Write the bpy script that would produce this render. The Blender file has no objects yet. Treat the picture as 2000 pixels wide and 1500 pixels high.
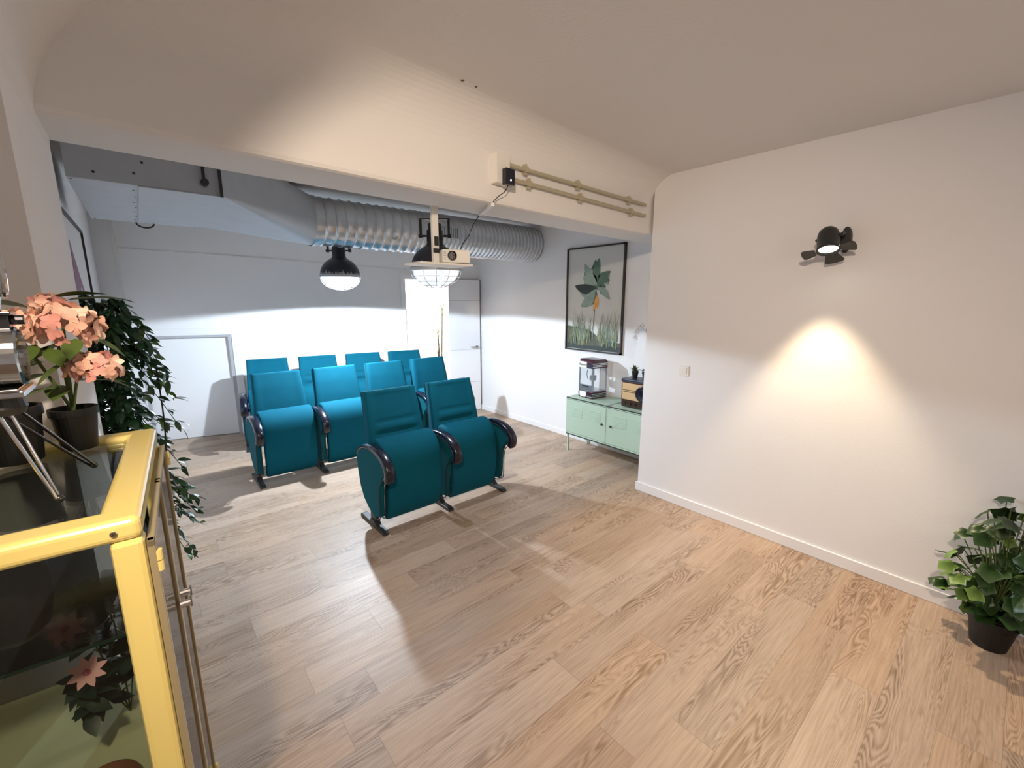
import bpy, bmesh, math, random
from mathutils import Vector, Matrix, Euler
PI = math.pi
S = bpy.context.scene
COL = S.collection

# ------------------------------------------------------------------ camera
yaw, pit, rol = 0.702, 0.19263, 0.00104
F = Vector((math.sin(yaw)*math.cos(pit), math.cos(yaw)*math.cos(pit), -math.sin(pit)))
r0 = Vector((math.cos(yaw), -math.sin(yaw), 0)); u0 = r0.cross(F)
rr = r0*math.cos(rol)+u0*math.sin(rol); uu = -r0*math.sin(rol)+u0*math.cos(rol)
cam = bpy.data.cameras.new('camera'); cam.lens = 845.18/2000*36; cam.sensor_width = 36; cam.clip_start = 0.02
co = bpy.data.objects.new('camera', cam); COL.objects.link(co)
co.matrix_world = Matrix(((rr.x, uu.x, -F.x, 0), (rr.y, uu.y, -F.y, 0), (rr.z, uu.z, -F.z, 1.70), (0, 0, 0, 1)))
S.camera = co

# ------------------------------------------------------------------ world, exposure, lights
w = bpy.data.worlds.new('world'); S.world = w; w.use_nodes = True
w.node_tree.nodes['Background'].inputs[0].default_value = (0.5, 0.5, 0.5, 1)
w.node_tree.nodes['Background'].inputs[1].default_value = 0.05
S.view_settings.view_transform = 'Standard'; S.view_settings.look = 'None'
S.view_settings.exposure = 0.0; S.view_settings.gamma = 1.0; S.view_settings.use_curve_mapping = False
WARM = (1.0, 0.74, 0.47); COOL = (0.74, 0.87, 1.0)
def light(name, kind, loc, power, color, size=0.05, target=None, cone=None, blend=0.2):
    l = bpy.data.lights.new(name, kind); l.energy = power; l.color = color
    if kind == 'AREA': l.size = size
    else: l.shadow_soft_size = size
    if kind == 'SPOT': l.spot_size = math.radians(cone); l.spot_blend = blend
    o = bpy.data.objects.new(name, l); COL.objects.link(o); o.location = loc
    if target is not None:
        o.rotation_euler = (Vector(target)-Vector(loc)).to_track_quat('-Z', 'Y').to_euler()
    return o
LAMP_A = (1.59, 4.58, 1.93); LAMP_B = (1.80, 3.05, 1.93)      # rims of the two hanging lamps
SPOT = (3.085, 0.82, 2.0)
light('pendant_bulb', 'SPOT', (LAMP_A[0], LAMP_A[1], 1.785), 370, COOL, 0.025, (LAMP_A[0], LAMP_A[1], 0), 167, 0.05)
light('pendant_bulb', 'SPOT', (LAMP_B[0], LAMP_B[1], 1.785), 42, COOL, 0.025, (LAMP_B[0], LAMP_B[1], 0), 157, 0.2)
light('spotlight_bulb', 'SPOT', (3.07, 0.83, 1.965), 105, (1.0, 0.78, 0.5), 0.03, (2.84, 0.80, 0.9), 78, 0.45)
light('room_spotlight', 'SPOT', (-0.29, -0.17, 2.58), 215, (1.0, 0.80, 0.61), 0.05, (1.75, 1.6, 0.9), 106, 0.85)
light('fill_light', 'POINT', (1.5, -1.6, 2.1), 19, (1.0, 0.87, 0.80), 0.15)  # unseen warm fill light, added to lift the near room
light('hall_lamp', 'POINT', (3.1, 6.9, 2.2), 190, (1.0, 0.95, 0.9), 0.12)

# ------------------------------------------------------------------ material helpers
def mat(name, col, rough=0.5, metal=0.0, bump=0.0, bscale=60, var=0.0, vscale=4, emit=None, estr=0, coat=0, trans=0, sheen=0, alpha=1, spec=None, translucent=0):
    m = bpy.data.materials.new(name); m.use_nodes = True; nt = m.node_tree; N = nt.nodes; L = nt.links
    b = N['Principled BSDF']; b.inputs['Base Color'].default_value = (*col, 1)
    b.inputs['Roughness'].default_value = rough; b.inputs['Metallic'].default_value = metal
    tc = N.new('ShaderNodeTexCoord')
    if var:
        n = N.new('ShaderNodeTexNoise'); n.inputs['Scale'].default_value = vscale; n.inputs['Detail'].default_value = 4
        L.new(tc.outputs['Object'], n.inputs['Vector'])
        mx = N.new('ShaderNodeMix'); mx.data_type = 'RGBA'
        mx.inputs[6].default_value = (*[c*(1-var) for c in col], 1); mx.inputs[7].default_value = (*[min(1, c*(1+var)) for c in col], 1)
        L.new(n.outputs[0], mx.inputs[0]); L.new(mx.outputs[2], b.inputs['Base Color'])
    if bump:
        n = N.new('ShaderNodeTexNoise'); n.inputs['Scale'].default_value = bscale; n.inputs['Detail'].default_value = 3
        L.new(tc.outputs['Object'], n.inputs['Vector'])
        bp = N.new('ShaderNodeBump'); bp.inputs['Strength'].default_value = bump; bp.inputs['Distance'].default_value = 0.01
        L.new(n.outputs[0], bp.inputs['Height']); L.new(bp.outputs[0], b.inputs['Normal'])
    if emit: b.inputs['Emission Color'].default_value = (*emit, 1); b.inputs['Emission Strength'].default_value = estr
    if coat: b.inputs['Coat Weight'].default_value = coat; b.inputs['Coat Roughness'].default_value = 0.1
    if trans: b.inputs['Transmission Weight'].default_value = trans
    if sheen:
        b.inputs['Sheen Weight'].default_value = sheen; b.inputs['Sheen Roughness'].default_value = 0.35
        b.inputs['Sheen Tint'].default_value = (0.25, 0.8, 0.9, 1)
    if spec is not None: b.inputs['Specular IOR Level'].default_value = spec
    return m
def glass(name, tint=(0.93, 0.96, 0.94), refl=0.06, rough=0.02):
    m = bpy.data.materials.new(name); m.use_nodes = True; nt = m.node_tree; N = nt.nodes; L = nt.links
    N.remove(N['Principled BSDF']); out = N['Material Output']
    t = N.new('ShaderNodeBsdfTransparent'); t.inputs[0].default_value = (*tint, 1)
    g = N.new('ShaderNodeBsdfGlossy'); g.inputs['Roughness'].default_value = rough
    lw = N.new('ShaderNodeLayerWeight'); lw.inputs[0].default_value = 0.15
    mp = N.new('ShaderNodeMapRange'); mp.inputs[3].default_value = refl; mp.inputs[4].default_value = 0.8
    L.new(lw.outputs['Fresnel'], mp.inputs[0])
    mx = N.new('ShaderNodeMixShader'); L.new(mp.outputs[0], mx.inputs[0]); L.new(t.outputs[0], mx.inputs[1]); L.new(g.outputs[0], mx.inputs[2])
    L.new(mx.outputs[0], out.inputs[0]); return m
def plank_material():
    m = bpy.data.materials.new('oak_planks'); m.use_nodes = True; nt = m.node_tree; N = nt.nodes; L = nt.links
    b = N['Principled BSDF']
    def M(op, a, c=None, d=None):
        n = N.new('ShaderNodeMath'); n.operation = op
        for i, x in enumerate((a, c, d)):
            if x is None: continue
            if isinstance(x, (int, float)): n.inputs[i].default_value = x
            else: L.new(x, n.inputs[i])
        return n.outputs[0]
    g = N.new('ShaderNodeNewGeometry'); sp = N.new('ShaderNodeSeparateXYZ'); L.new(g.outputs['Position'], sp.inputs[0])
    X, Y = sp.outputs[0], sp.outputs[1]
    W, Ln = 0.178, 1.22
    yr = M('DIVIDE', Y, W); row = M('FLOOR', yr); fy = M('SUBTRACT', yr, row)
    wn = N.new('ShaderNodeTexWhiteNoise'); wn.noise_dimensions = '1D'; L.new(row, wn.inputs['W'])
    xr = M('ADD', M('DIVIDE', X, Ln), wn.outputs['Value']); colm = M('FLOOR', xr); fx = M('SUBTRACT', xr, colm)
    pid = M('ADD', M('MULTIPLY', row, 7.31), M('MULTIPLY', colm, 3.17))
    wn2 = N.new('ShaderNodeTexWhiteNoise'); wn2.noise_dimensions = '1D'; L.new(pid, wn2.inputs['W'])
    def vec(sx, sy, sz):
        c = N.new('ShaderNodeCombineXYZ'); L.new(M('MULTIPLY', X, sx), c.inputs[0]); L.new(M('MULTIPLY', Y, sy), c.inputs[1])
        L.new(M('MULTIPLY', pid, sz), c.inputs[2]); return c.outputs[0]
    def noise(v, sc, det, dist=0):
        n = N.new('ShaderNodeTexNoise'); n.inputs['Scale'].default_value = sc; n.inputs['Detail'].default_value = det
        n.inputs['Distortion'].default_value = dist; L.new(v, n.inputs['Vector']); return n.outputs[0]
    fine = noise(vec(5.5, 130, 1.3), 1, 7, 0.4)
    low = noise(vec(1.15, 7.5, 2.7), 1, 2, 0.35)
    rings = M('ABSOLUTE', M('SINE', M('ADD', M('MULTIPLY', low, 95), M('MULTIPLY', fine, 3))))
    rings = M('POWER', rings, 2.2)
    mask = M('SMOOTH_MIN', 1.0, M('MULTIPLY', M('MAXIMUM', M('SUBTRACT', noise(vec(0.8, 5.5, 5.1), 1, 2), 0.44), 0), 6), 0.1)
    grain = M('ADD', M('MULTIPLY', fine, 0.75), M('MULTIPLY', M('MULTIPLY', rings, mask), 0.36))
    cr = N.new('ShaderNodeValToRGB'); e = cr.color_ramp.elements
    e[0].position = 0.2; e[0].color = (0.51, 0.38, 0.285, 1); e[1].position = 0.85; e[1].color = (0.20, 0.12, 0.07, 1)
    k = cr.color_ramp.elements.new(0.5); k.color = (0.39, 0.28, 0.205, 1)
    L.new(grain, cr.inputs[0])
    hsv = N.new('ShaderNodeHueSaturation'); L.new(cr.outputs[0], hsv.inputs['Color'])
    L.new(M('ADD', 0.84, M('MULTIPLY', wn2.outputs['Value'], 0.22)), hsv.inputs['Value'])
    ws = N.new('ShaderNodeTexWhiteNoise'); ws.noise_dimensions = '1D'; L.new(M('ADD', pid, 50.3), ws.inputs['W'])
    L.new(M('ADD', 0.90, M('MULTIPLY', ws.outputs['Value'], 0.2)), hsv.inputs['Saturation'])
    ey = M('MINIMUM', fy, M('SUBTRACT', 1, fy)); ex = M('MINIMUM', fx, M('SUBTRACT', 1, fx))
    seam = M('MAXIMUM', M('LESS_THAN', ey, 0.006), M('LESS_THAN', ex, 0.0011))
    mx = N.new('ShaderNodeMix'); mx.data_type = 'RGBA'; L.new(M('MULTIPLY', seam, 0.45), mx.inputs[0]); L.new(hsv.outputs[0], mx.inputs[6])
    mx.inputs[7].default_value = (0.14, 0.1, 0.07, 1); L.new(mx.outputs[2], b.inputs['Base Color'])
    L.new(M('ADD', 0.38, M('MULTIPLY', fine, 0.15)), b.inputs['Roughness'])
    bp = N.new('ShaderNodeBump'); bp.inputs['Strength'].default_value = 0.25; bp.inputs['Distance'].default_value = 0.002
    L.new(M('SUBTRACT', M('MULTIPLY', fine, -1), M('MULTIPLY', seam, 1)), bp.inputs['Height']); L.new(bp.outputs[0], b.inputs['Normal'])
    return m
WALL = mat('white_paint', (0.80, 0.79, 0.795), 0.75, bump=0.05, bscale=120)
CEIL = mat('ceiling_paint', (0.78, 0.765, 0.75), 0.85, bump=0.06, bscale=60)
TRIM = mat('trim_white', (0.82, 0.81, 0.82), 0.4)
GREYTRIM_SHADE = mat('grey_trim_and_shade', (0.42, 0.42, 0.45), 0.5)  # grey trim; also paints the shade around the small door
FLOOR = plank_material()
FABRIC = mat('teal_velour', (0.0006, 0.088, 0.140), 0.85, bump=0.15, bscale=400, var=0.12, vscale=9, sheen=0.04, spec=0.15)
SIDEFAB = mat('teal_side_fabric', (0.0006, 0.082, 0.112), 0.85, bump=0.15, bscale=400, var=0.1, vscale=9, sheen=0.04, spec=0.15)
BLACKP = mat('black_plastic', (0.006, 0.006, 0.018), 0.25, coat=0.25, bump=0.03, bscale=300)
BLACKM = mat('black_steel', (0.02, 0.022, 0.022), 0.45, bump=0.05, bscale=100)
GALV = mat('galvanised_steel', (0.55, 0.58, 0.62), 0.3, 0.92, bump=0.08, bscale=25, var=0.15, vscale=12)
GALVP = mat('galvanised_panel', (0.46, 0.49, 0.53), 0.55, 0.45, bump=0.05, bscale=25, var=0.08, vscale=6)
WHITEP = mat('white_plastic', (0.78, 0.76, 0.72), 0.4)
BEIGEP = mat('beige_conduit', (0.42, 0.38, 0.27), 0.45)
YELLOW = mat('yellow_enamel', (0.84, 0.69, 0.235), 0.28, coat=0.4, var=0.05, vscale=5)
CREAM = mat('pale_metal_frame', (0.50, 0.42, 0.25), 0.3, 0.4)
GLASS = glass('cabinet_glass', (0.84, 0.86, 0.82), 0.03)
DGLASS = glass('shade_tinted_door_glass', (0.68, 0.62, 0.54), 0.05)  # brown tint added so the doors deepen the cabinet's floor shadow
CGLASS = glass('clear_glass', (0.96, 0.97, 0.975), 0.015)
LENS = glass('lens_glass', (0.6, 0.65, 0.6), 0.25)
CHROME = mat('chrome', (0.72, 0.72, 0.72), 0.12, 1.0, var=0.05)
DARKCH = mat('dark_chrome', (0.10, 0.10, 0.11), 0.2, 0.9)
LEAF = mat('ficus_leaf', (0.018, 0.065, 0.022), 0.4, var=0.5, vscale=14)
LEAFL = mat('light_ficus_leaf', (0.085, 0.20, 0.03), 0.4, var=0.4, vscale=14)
HLEAF = mat('hydrangea_leaf', (0.07, 0.12, 0.022), 0.5, var=0.4, vscale=25)
ILEAF = mat('broad_leaf', (0.020, 0.055, 0.012), 0.4, var=0.6, vscale=10)
ILEAFL = mat('pale_broad_leaf', (0.12, 0.21, 0.05), 0.45, var=0.4, vscale=20)
PETAL = mat('peach_petal', (0.88, 0.52, 0.40), 0.7, var=0.18, vscale=60)
PETAL2 = mat('pale_peach_petal', (0.93, 0.66, 0.53), 0.7, var=0.1, vscale=60)
PETAL3 = mat('rosy_petal', (0.72, 0.33, 0.28), 0.7, var=0.15, vscale=60)
PINK = mat('pink_petal', (0.75, 0.42, 0.45), 0.7, var=0.15, vscale=40)
STEM = mat('brown_stem', (0.035, 0.022, 0.012), 0.8)
GSTEM = mat('green_stem', (0.08, 0.12, 0.03), 0.7)
POT = mat('black_pot', (0.006, 0.0055, 0.0055), 0.55, bump=0.1, bscale=30)
SOIL = mat('soil', (0.03, 0.02, 0.012), 0.95, bump=0.6, bscale=80)
MINT = mat('mint_enamel', (0.43, 0.56, 0.45), 0.45, bump=0.02)
PAPER = mat('print_ground', (0.60, 0.60, 0.57), 0.7)
FRAMEB = mat('dark_wood_frame', (0.03, 0.02, 0.018), 0.45)

# ------------------------------------------------------------------ mesh helpers
def obj(name, bm, m, parent=None, smooth=False, bevel=0, sub=0, kind=None):
    me = bpy.data.meshes.new(name); bmesh.ops.recalc_face_normals(bm, faces=bm.faces)
    bm.to_mesh(me); bm.free()
    for x in (m if isinstance(m, (list, tuple)) else [m]): me.materials.append(x)
    if smooth:
        for p in me.polygons: p.use_smooth = True
    o = bpy.data.objects.new(name, me); COL.objects.link(o)
    if parent is not None: o.parent = parent
    if bevel:
        md = o.modifiers.new('bevel', 'BEVEL'); md.width = bevel; md.segments = 2; md.limit_method = 'ANGLE'; md.angle_limit = math.radians(35)
    if sub:
        md = o.modifiers.new('sub', 'SUBSURF'); md.levels = sub; md.render_levels = sub
    if kind: o['kind'] = kind
    return o
def thing(name, label, cat, loc=(0, 0, 0), rz=0, group=None):
    o = bpy.data.objects.new(name, None); COL.objects.link(o); o.empty_display_size = 0.05
    o.location = loc; o.rotation_euler = (0, 0, rz); o['label'] = label; o['category'] = cat
    if group: o['group'] = group
    return o
def tag(o, label, cat, group=None):
    o['label'] = label; o['category'] = cat
    if group: o['group'] = group
    return o
def B(): return bmesh.new()
def box(bm, lo, hi, M=None):
    c = [(lo[i]+hi[i])/2 for i in range(3)]; s = [abs(hi[i]-lo[i]) for i in range(3)]
    T = Matrix.Translation(c) @ Matrix.Diagonal((*s, 1))
    if M is not None: T = M @ T
    bmesh.ops.create_cube(bm, size=1, matrix=T); return bm
def bx(lo, hi, M=None): return box(B(), lo, hi, M)
def lathe(bm, prof, seg=32, M=Matrix(), closed=False):
    rings = []
    for r, z in prof:
        rings.append([bm.verts.new(M @ Vector((r*math.cos(2*PI*i/seg), r*math.sin(2*PI*i/seg), z))) for i in range(seg)])
    for a, b in zip(rings, rings[1:]):
        for i in range(seg):
            j = (i+1) % seg; bm.faces.new((a[i], a[j], b[j], b[i]))
    if closed:
        bm.faces.new(rings[0]); bm.faces.new(rings[-1][::-1])
    return bm
def align(a, b):
    d = Vector(b)-Vector(a); return Matrix.Translation(a) @ d.to_track_quat('Z', 'Y').to_matrix().to_4x4(), d.length
def rod(bm, a, b, r, seg=12, r2=None):
    M, l = align(a, b); lathe(bm, [(r, 0), (r if r2 is None else r2, l)], seg, M, True); return bm
def tube(bm, pts, r, seg=8):
    P = [Vector(p) for p in pts]; rings = []; prev = None
    for i, p in enumerate(P):
        d = (P[min(i+1, len(P)-1)]-P[max(i-1, 0)]).normalized()
        x = (prev - d*prev.dot(d)) if prev is not None else (Vector((0, 0, 1)).cross(d) if abs(d.z) < .9 else Vector((1, 0, 0)).cross(d))
        x.normalize(); prev = x; y = d.cross(x)
        ri = r[i] if isinstance(r, (list, tuple)) else r
        rings.append([bm.verts.new(p+(x*math.cos(2*PI*k/seg)+y*math.sin(2*PI*k/seg))*ri) for k in range(seg)])
    for a, b in zip(rings, rings[1:]):
        for k in range(seg):
            j = (k+1) % seg; bm.faces.new((a[k], a[j], b[j], b[k]))
    bm.faces.new(rings[0]); bm.faces.new(rings[-1][::-1]); return bm
def prism(bm, outline, u0, u1, axes='yz', M=Matrix()):
    """outline = 2D points; extruded along the remaining axis from u0 to u1"""
    def P(p, u):
        if axes == 'yz': v = (u, p[0], p[1])
        elif axes == 'xz': v = (p[0], u, p[1])
        else: v = (p[0], p[1], u)
        return M @ Vector(v)
    a = [bm.verts.new(P(p, u0)) for p in outline]; b = [bm.verts.new(P(p, u1)) for p in outline]
    n = len(a)
    for i in range(n):
        j = (i+1) % n; bm.faces.new((a[i], a[j], b[j], b[i]))
    bm.faces.new(a[::-1]); bm.faces.new(b); return bm
def smoothpath(pts, n=6):
    P = [Vector(p) for p in pts]; out = []
    for i in range(len(P)-1):
        p0 = P[max(i-1, 0)]; p1 = P[i]; p2 = P[i+1]; p3 = P[min(i+2, len(P)-1)]
        for k in range(n):
            t = k/n
            out.append(0.5*((2*p1)+(-p0+p2)*t+(2*p0-5*p1+4*p2-p3)*t*t+(-p0+3*p1-3*p2+p3)*t**3))
    out.append(P[-1]); return out
def pillow(bm, fn, thick, nx=16, nz=20, p=7, front=None):
    """cushion: fn(s,t)->(centre point, normal), s,t in [-1,1]; two skins meeting at the rim"""
    S_ = [math.sin(PI/2*(-1+2*i/nx)) for i in range(nx+1)]; T_ = [math.sin(PI/2*(-1+2*j/nz)) for j in range(nz+1)]
    def skin(sign):
        g = []
        for j, t in enumerate(T_):
            row = []
            for i, s in enumerate(S_):
                c, n = fn(s, t); e = (max(0, 1-abs(s)**p)**(1/p))*(max(0, 1-abs(t)**p)**(1/p))
                d = thick/2*e
                if sign > 0 and front: d += front(s, t)*e
                row.append(bm.verts.new(c+n*d*sign))
            g.append(row)
        for j in range(nz):
            for i in range(nx): bm.faces.new((g[j][i], g[j][i+1], g[j+1][i+1], g[j+1][i]))
    skin(1); skin(-1); bmesh.ops.remove_doubles(bm, verts=bm.verts, dist=0.0004); return bm
def leaf(bm, M, L_, W_, bend=0.2, fold=0.15, n=4, mi=0, shape=None):
    cols = []
    for i in range(n+1):
        t = i/n; wd = W_/2*(math.sin(PI*min(1, t**0.8))**0.9 if shape is None else shape(t)); z = -bend*L_*t*t
        if i in (0, n) and shape is None: wd = 0.0006
        cols.append([bm.verts.new(M @ Vector((L_*t, -wd, z+fold*wd))), bm.verts.new(M @ Vector((L_*t, 0, z))), bm.verts.new(M @ Vector((L_*t, wd, z+fold*wd)))])
    for a, b in zip(cols, cols[1:]):
        for k in range(2):
            f = bm.faces.new((a[k], b[k], b[k+1], a[k+1])); f.material_index = mi; f.smooth = True
def lobed(bm, M, R, mi=0, cup=0.15):
    c = bm.verts.new(M @ Vector((0, 0, 0))); ring = []
    n = 20
    for i in range(n):
        a = -PI+2*PI*i/n
        r = R*(0.60+0.26*abs(math.cos(2.5*a))+0.26*max(0, math.cos(a))+.05*math.cos(10*a)) * (0.55 if i == 0 else 1)
        ring.append(bm.verts.new(M @ Vector((R*0.5+r*math.cos(a), r*math.sin(a), -cup*r*r/R+0.03*R*math.sin(5*a)))))
    for i in range(n):
        f = bm.faces.new((c, ring[i], ring[(i+1) % n])); f.material_index = mi; f.smooth = True
def frameM(p, d, up=(0, 0, 1), roll=0):
    d = Vector(d).normalized(); u = Vector(up); y = u.cross(d)
    if y.length < 1e-3: y = Vector((0, 1, 0)).cross(d)
    y.normalize(); z = d.cross(y)
    M = Matrix(((d.x, y.x, z.x, p[0]), (d.y, y.y, z.y, p[1]), (d.z, y.z, z.z, p[2]), (0, 0, 0, 1)))
    return M @ Matrix.Rotation(roll, 4, 'X')
def struct(name, bm, m, **k):
    o = obj(name, bm, m, **k); o['kind'] = 'structure'; return o

# ------------------------------------------------------------------ room shell
ZC = 2.655
struct('floor', bx((-1.4, -3.2, -0.1), (6.0, 9.2, 0)), FLOOR)
struct('ceiling', bx((-1.4, -3.2, ZC), (6.0, 9.2, ZC+0.12)), CEIL)
XR = 3.263
struct('wall_right', bx((XR, -3.2, 0), (3.94, 2.085, ZC)), WALL)
struct('wall_right_theatre', bx((3.94, 2.085, 0), (4.1, 5.5, ZC)), WALL)
struct('wall_back_near', bx((-1.4, -3.3, 0), (XR, -3.2, ZC)), WALL)
# left side: pier beside the opening, recessed wall before it, theatre wall beyond, big cove above
struct('wall_left_pier', bx((-0.9, 1.42, 0), (-0.163, 2.165, 2.3)), WALL)
struct('wall_left_near', bx((-1.0, -3.2, 0), (-0.9, 1.42, ZC)), WALL)
struct('wall_left_theatre', bx((-0.5, 2.165, 0), (-0.32, 6.9, ZC)), WALL)
bm = B(); R_ = 0.475; pts = [(-0.157-0.0, 2.18)]
pts = [(-0.163+R_*(1-math.cos(a)), 2.18+R_*math.sin(a)) for a in [PI/2*i/16 for i in range(17)]]
prism(bm, [(-0.9, 2.18)]+pts+[(0.318, ZC+0.02), (-0.9, ZC+0.02)], 0.50, 2.165, 'xz')
struct('ceiling_cove', bm, CEIL, smooth=False)
# beam with a soft cove into the ceiling
R_ = 0.20
BM = Matrix.Translation((0, 1.90, 0)) @ Matrix.Rotation(math.atan(0.065), 4, 'Z')      # local x along the beam face, y into the beam
prof = [(0, 2.24), (0.006, 2.226), (0.02, 2.22), (0.30, 2.22), (0.31, 2.23), (0.31, ZC+0.02), (-R_, ZC+0.02)]
prof += [(-R_+R_*math.sin(a), ZC-R_+R_*math.cos(a)) for a in [PI/2*i/12 for i in range(13)]]
struct('ceiling_beam', prism(B(), prof, -0.9, 3.96, 'yz', BM), CEIL)
# back wall of the theatre runs askew: s along it, t away from the camera
A0 = Vector((0.17, 6.538, 0)); ANG = -math.radians(16.17)
BW = Matrix.Translation(A0) @ Matrix.Rotation(ANG, 4, 'Z')
bm = B()
for lo, hi in (((-0.9, 0, 0), (-0.225, 0.12, ZC)), ((-0.225, 0, 1.30), (0.70, 0.12, ZC)), ((0.70, 0, 0), (2.82, 0.12, ZC)),
               ((2.82, 0, 1.985), (3.44, 0.12, ZC)), ((3.44, 0, 0), (4.1, 0.12, ZC))):
    box(bm, lo, hi, BW)
struct('wall_back', bm, WALL)
# small access door
bm = B()
for lo, hi in (((0.675, -0.02, 0), (0.755, 0.0, 1.355)), ((-0.33, -0.02, 1.275), (0.675, 0.0, 1.355)), ((-0.33, -0.02, 0), (-0.25, 0.0, 1.275))):
    box(bm, lo, hi, BW)
d1 = struct('door_1', bx((-0.225, 0.03, 0.006), (0.66, 0.06, 1.262), BW), TRIM)
struct('door_frame', bm, WALL, parent=d1)
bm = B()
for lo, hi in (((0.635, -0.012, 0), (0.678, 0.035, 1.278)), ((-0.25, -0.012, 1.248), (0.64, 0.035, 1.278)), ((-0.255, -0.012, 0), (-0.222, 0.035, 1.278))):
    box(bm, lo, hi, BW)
struct('door_rebate_shade', bm, GREYTRIM_SHADE, parent=d1)  # grey colour paints in the shade on the chamfer around the door
# doorway with the open leaf folded against the wall
bm = B()
for lo, hi in (((2.765, -0.018, 0), (2.82, 0.0, 2.045)), ((2.82, -0.018, 1.985), (3.44, 0, 2.045)), ((2.82, -0.0, 0), (2.832, 0.12, 1.985))):
    box(bm, lo, hi, BW)
LEAF_A = math.radians(-3)
DL = BW @ Matrix.Translation((3.44, -0.02, 0)) @ Matrix.Rotation(LEAF_A, 4, 'Z')
d2 = struct('door_2', bx((0, -0.035, 0.008), (0.475, 0.0, 1.985), DL), TRIM, bevel=0.002)
struct('door_frame', bm, TRIM, parent=d2)
bm = B()
for z in (0.45, 0.95, 1.68): box(bm, (0.005, -0.0362, z), (0.47, -0.0345, z+0.004), DL)
struct('door_groove', bm, GREYTRIM_SHADE, parent=d2)
bm = B(); lathe(bm, [(0.024, 0), (0.024, 0.008), (0.009, 0.01), (0.009, 0.045)], 16, DL @ Matrix.Translation((0.425, -0.035, 0.995)) @ Matrix.Rotation(PI/2, 4, 'X'), True)
box(bm, (0.31, -0.085, 0.986), (0.432, -0.073, 1.004), DL)
struct('door_handle', bm, CHROME, parent=d2, smooth=False)
bm = B(); box(bm, (3.935, -0.05, 0), (3.965, 0.0, 1.99), BW); struct('trim_1', bm, GREYTRIM_SHADE)
# hall beyond
bm = B(); box(bm, (1.8, 1.75, 0), (5.6, 1.85, ZC), BW); struct('wall_hall_back', bm, WALL)
bm = B(); box(bm, (1.8, 0.12, 0), (1.9, 1.75, ZC), BW); struct('wall_hall_left', bm, WALL)
bm = B(); box(bm, (5.5, 0.12, 0), (5.6, 1.75, ZC), BW); struct('wall_hall_right', bm, WALL)
# baseboards
def skirt(name, lo, hi): struct(name, bx(lo, hi), TRIM, bevel=0.004)
skirt('baseboard_right', (XR-0.014, -3.2, 0), (XR+0.0, 2.10, 0.08))
skirt('baseboard_right_theatre', (3.926, 2.1, 0), (3.94, 5.46, 0.07))
struct('baseboard_back', bx((0.755, -0.012, 0), (2.765, 0, 0.07), BW), TRIM)
# thin white cable strips on the back wall
tag(obj('wall_cable', tube(B(), [BW @ Vector(p) for p in ((-0.29, -0.006, 2.255), (0.6, -0.006, 2.225), (1.84, -0.006, 2.165), (2.85, -0.006, 2.11))], 0.006), WHITEP), 'thin white cable running sideways high on the theatre back wall', 'cable')
tag(obj('cable_trunking', bx((-0.33, -0.012, 0.9), (-0.305, 0, 2.6), BW), WHITEP), 'narrow white vertical cable strip near the left corner of the back wall', 'cable cover')

# ------------------------------------------------------------------ switches, wall marks
def wallplate(M, label, n=1):
    t = thing('light_switch', label, 'switch'); t.matrix_world = M
    obj('plate', bx((-0.042*n if n > 1 else -0.042, -0.008, -0.042), (0.042*n if n > 1 else 0.042, 0, 0.042)), WHITEP, t, bevel=0.003)
    obj('rocker', bx((-0.026, -0.012, -0.026), (0.026, -0.008, 0.026)), WHITEP, t, bevel=0.002)
wallplate(BW @ Matrix.Translation((2.67, 0, 1.139)), 'white wall switch on the theatre back wall beside the doorway')
wallplate(Matrix.Translation((XR, 1.724, 1.142)) @ Matrix.Rotation(-PI/2, 4, 'Z'), 'white wall switch on the near right wall left of the light pool')
HOLE = mat('dark_brown_hole', (0.12, 0.09, 0.06), 0.9)  # plain dark brown colour for the ceiling holes
for x, y, r, lab in ((1.269, 1.963, 0.016, 'biggest dark hole of the cluster in the ceiling before the beam'), (1.195, 1.943, 0.007, 'small ceiling hole farthest left in the cluster'),
                (1.294, 1.907, 0.007, 'small ceiling hole farthest right in the cluster'), (1.215, 1.899, 0.009, 'small ceiling hole topmost in the cluster')):
    tag(obj('screw_hole', lathe(B(), [(0.0005, -0.003), (r, 0.0)], 10, Matrix.Translation((x, y-.12, ZC-0.001))), HOLE), lab, 'hole', 'old screw holes in the ceiling')

# ------------------------------------------------------------------ cinema seats
# local frame: u across, v back, origin at the front foot line on the floor
def arm_mesh(u):
    path = smoothpath([(0, .43, .525), (0, .36, .585), (0, .26, .622), (0, .14, .637), (0, .03, .625), (0, -.06, .585), (0, -.105, .53), (0, -.10, .475), (0, -.075, .455)], 5)
    wid = [.020+.016*min(1, i/16) for i in range(len(path))]; n = len(path)
    thk = [.014+.016*max(0, min(1, (i-8)/20)) for i in range(n)]
    for i in range(n-4, n): wid[i] *= 1-.1*(i-n+4); thk[i] *= 1-.18*(i-n+4)
    bm = B(); rings = []
    for i, p in enumerate(path):
        d = (path[min(i+1, n-1)]-path[max(i-1, 0)]).normalized(); nn = Vector((1, 0, 0)).cross(d); ring = []
        for k in range(12):
            a = 2*PI*k/12; c, s = math.cos(a), math.sin(a)
            q = 0.55; cx = math.copysign(abs(c)**q, c)*wid[i]; sy = math.copysign(abs(s)**q, s)*thk[i]
            ring.append(bm.verts.new(Vector((u+cx, p.y, p.z))+nn*sy))
        rings.append(ring)
    for a, b in zip(rings, rings[1:]):
        for k in range(12): j = (k+1) % 12; bm.faces.new((a[k], a[j], b[j], b[k]))
    bm.faces.new(rings[0]); bm.faces.new(rings[-1][::-1]); return bm
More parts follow.
